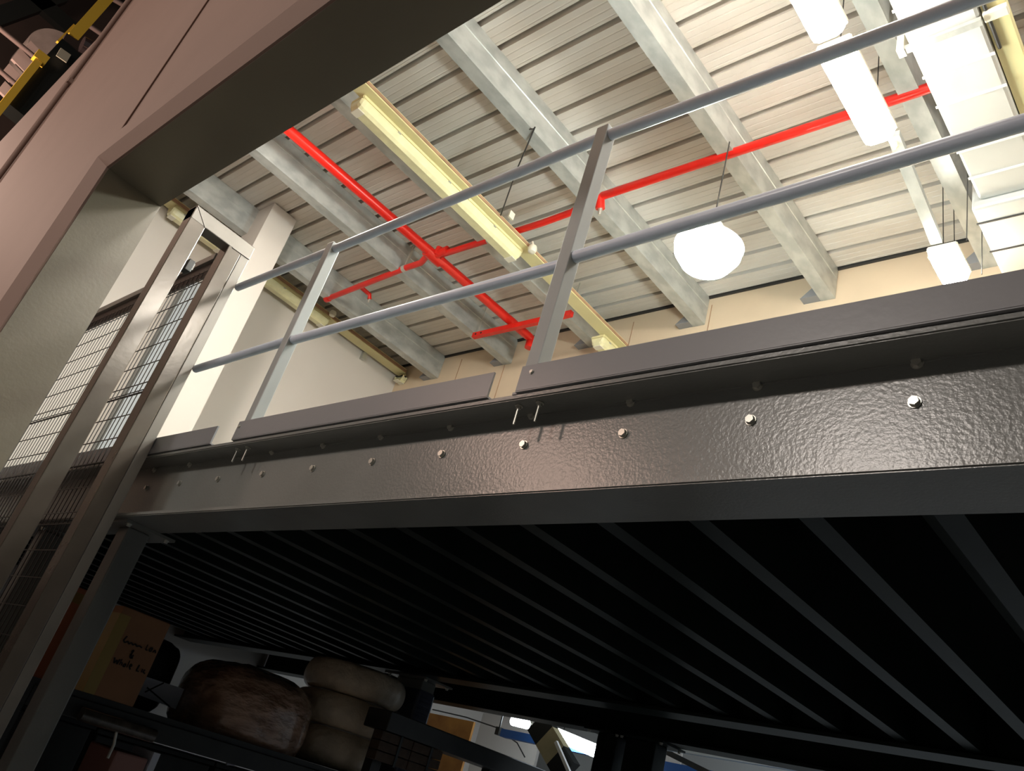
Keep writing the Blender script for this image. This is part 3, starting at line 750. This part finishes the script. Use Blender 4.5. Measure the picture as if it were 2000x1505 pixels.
MB().bar(a.lerp(b, .30), a.lerp(b, .68), .24, .1, (0, 1, 0)).build('tan_sleeve', M_tan, st)
MB().bar(a.lerp(b, .68), b, .24, .1, (0, 1, 0)).build('black_end', M_black, st)
a, b = at_y(1086, 1448, 6.5), at_y(1112, 1508, 6.5)
tag(MB().bar(a, b, .03, .03).build('white_stick', M_tube if False else M_seam), 'thin white stick along the right side of the leaning strut', 'stick')
for p0, p1, yy, lb in (((1084, 1434), (1164, 1468), 7.4, 'bright cool tube light glowing below the rear beam'), ((1002, 1407), (1030, 1414), 8.2, 'small bright cool tube end left of the leaning strut')):
    a, b = at_y(*p0, yy), at_y(*p1, yy)
    t = thing('tube_light', lb, 'light', (a+b)/2, 'cool tubes in the workroom')
    MB().tube([a, b], .055, 14).build('tube', M_cool, t, True)
    MB().bar(a+Vector((0, .06, .05)), b+Vector((0, .06, .05)), .08, .05).build('batten', M_creamw, t)
    for u in (.1, .9): q = a.lerp(b, u); MB().tube([q+Vector((0, .06, .07)), Vector((q.x, q.y+.06, 4.2))], .005, 6).build('hanger', M_wire, t)
# pale roof truss bars on the right
for p0, p1, lb in (((1284, 1456), (1600, 1506), 'pale blue truss bar just below the rear beam'), ((1290, 1462), (1390, 1512), 'dark slanted truss bar under the pale one')):
    a, b = at_y(*p0, 7.2 if 'pale' in lb[:4] else 7.4), at_y(*p1, 7.2 if 'pale' in lb[:4] else 7.4)
    tag(MB().bar(a, b, .05, .06, (0, 1, 0)).build('truss_bar', M_bluew if 'pale' in lb[:4] else M_rackb), lb, 'bar')
slab([(1282, 1462), (1330, 1480), (1282, 1484)], 9.2, .03, 'lit_panel', M_wallw, 'white triangular panel right of the wide black column', 'panel', 1)
a = at_y(977, 1424, 7.9)
cbx = thing('socket_box', 'small dark hanging socket box with a curved cable before the white partition', 'socket', a)
MB().box(a.x-.03, a.x+.03, 7.85, 7.92, a.z-.07, a.z+.02).build('box', M_black, cbx)
MB().tube([(a.x, 7.88, a.z), (a.x, 7.88, 4.2)], .01, 6).build('drop_pole', M_wire, cbx)
MB().tube([at_y(845, 1385, 7.9), at_y(910, 1400, 7.9), at_y(975, 1422, 7.9)], .008, 6).build('cable', M_wire, cbx)
MB().tube([at_y(985, 1433, 7.9), at_y(1010, 1450, 7.9), at_y(1025, 1478, 7.9)], .008, 6).build('cable', M_wire, cbx)
# ------------------------------------------------------------------ big hall and crane, seen over the top left of the pink wall
struct(MB().box(-30, -29.8, -10, 16, 0, 34).build('wall_hall', M_hall))
struct(MB().box(-30, 12, -10, 16, 34, 34.2).build('ceiling_hall', M_hall))
XC = -18.0
def cx_(px, py, x=XC): return at_x(px, py, x)
cg = hx = thing('crane_girder', 'yellow crane girder high over the pink wall, running up to the top edge', 'crane', cx_(180, 40))
MB().bar(cx_(141, 74), cx_(225, -20), .16, .22).build('girder', M_yellow, hx)
MB().bar(cx_(118, 88, XC-.6), cx_(150, 55, XC-.6), .1, .2).build('side_plate', M_yellow, hx)
hx = thing('crane_rail', 'yellow crane rail left of the black hoist box', 'crane', cx_(40, 160))
MB().bar(cx_(-20, 238, XC+.5), cx_(80, 113, XC+.5), .16, .14).build('rail', M_yellow, hx)
q = cx_(79, 114, XC+.5); MB().box(q.x-.1, q.x+.1, q.y-.12, q.y+.12, q.z-.1, q.z+.1).build('end_stop', M_yellow, hx)
hb = thing('hoist_box', 'black hoist box with a pale label beside the pink wall top', 'hoist', cx_(95, 140))
A, B = cx_(136, 104), cx_(26, 224)
dd = (B-A); 
MB().bar(A, B, .55, .5, (1, 0, 0)).build('housing', M_black, hb)
q = cx_(124, 107, XC+.45); MB().bar(cx_(114, 101, XC+.42), cx_(134, 115, XC+.42), .22, .03, (1, 0, 0)).build('label_plate', M_label, hb)
MB().bar(cx_(118, 84), cx_(158, 112), .5, .18, (1, 0, 0)).build('end_plate', M_hall, hb)
q = cx_(112, 108, -22)
dr_ = thing('round_duct', 'large round grey duct end behind the crane girder', 'duct', q)
MB().lathe([(.02, 0), (.70, 0), (.72, -.05), (.72, -1.4), (.70, -1.45), (.02, -1.45)], q, axis='x', n=48).build('drum', M_duct, dr_, True)
MB().bar(q+Vector((.01, -.2, -.66)), q+Vector((.01, .25, .62)), .02, .02).build('seam', M_hall, dr_)
for i, (px, py, s_) in enumerate(((62, 100, .26), (42, 118, .30), (20, 145, .26), (35, 195, .2), (12, 178, .24))):
    p = cx_(px, py, -20.5)
    MB().obox(p, Vector((.05, 0, 0)), Vector((0, .14, -.03))*1.05*s_/.26, Vector((0, -.0, 1))*s_*.6).build('casing_panel', M_pale, dr_)
for a_, b_, lb in (((-10, 48), (85, 125), 'thin grey pipe crossing left of the round duct'), ((215, -5), (262, 22), 'thin grey pipe at the top beside the pink wall'), ((160, 40), (215, 78), 'grey pipe between the crane girder and the pink wall'), ((-10, 130), (40, 172), 'grey pipe at the left picture edge behind the crane rail')):
    a, b = cx_(*a_, -19.5), cx_(*b_, -19.5)
    tag(MB().tube([a, b], .06, 12).build('pipe', M_pipe, None, True), lb, 'pipe')
q0, q1 = cx_(160, 86, -17), cx_(186, 100, -17)
MB().tube([q0, q1], .17, 16).build('polished_drum', mat('polished steel', (.4, .3, .3), .12, metal=.9), cg, True)
for i, (a_, b_) in enumerate((((-20, 40), (120, -10)), ((60, -10), (140, 60)))):
    a, b = cx_(*a_, -26), cx_(*b_, -26)
    tag(MB().bar(a, b, .5, .3, (1, 0, 0)).build('roof_truss', M_black), ('dark roof truss bar at the top left picture corner', 'dark roof truss bar crossing behind the round duct')[i], 'truss')
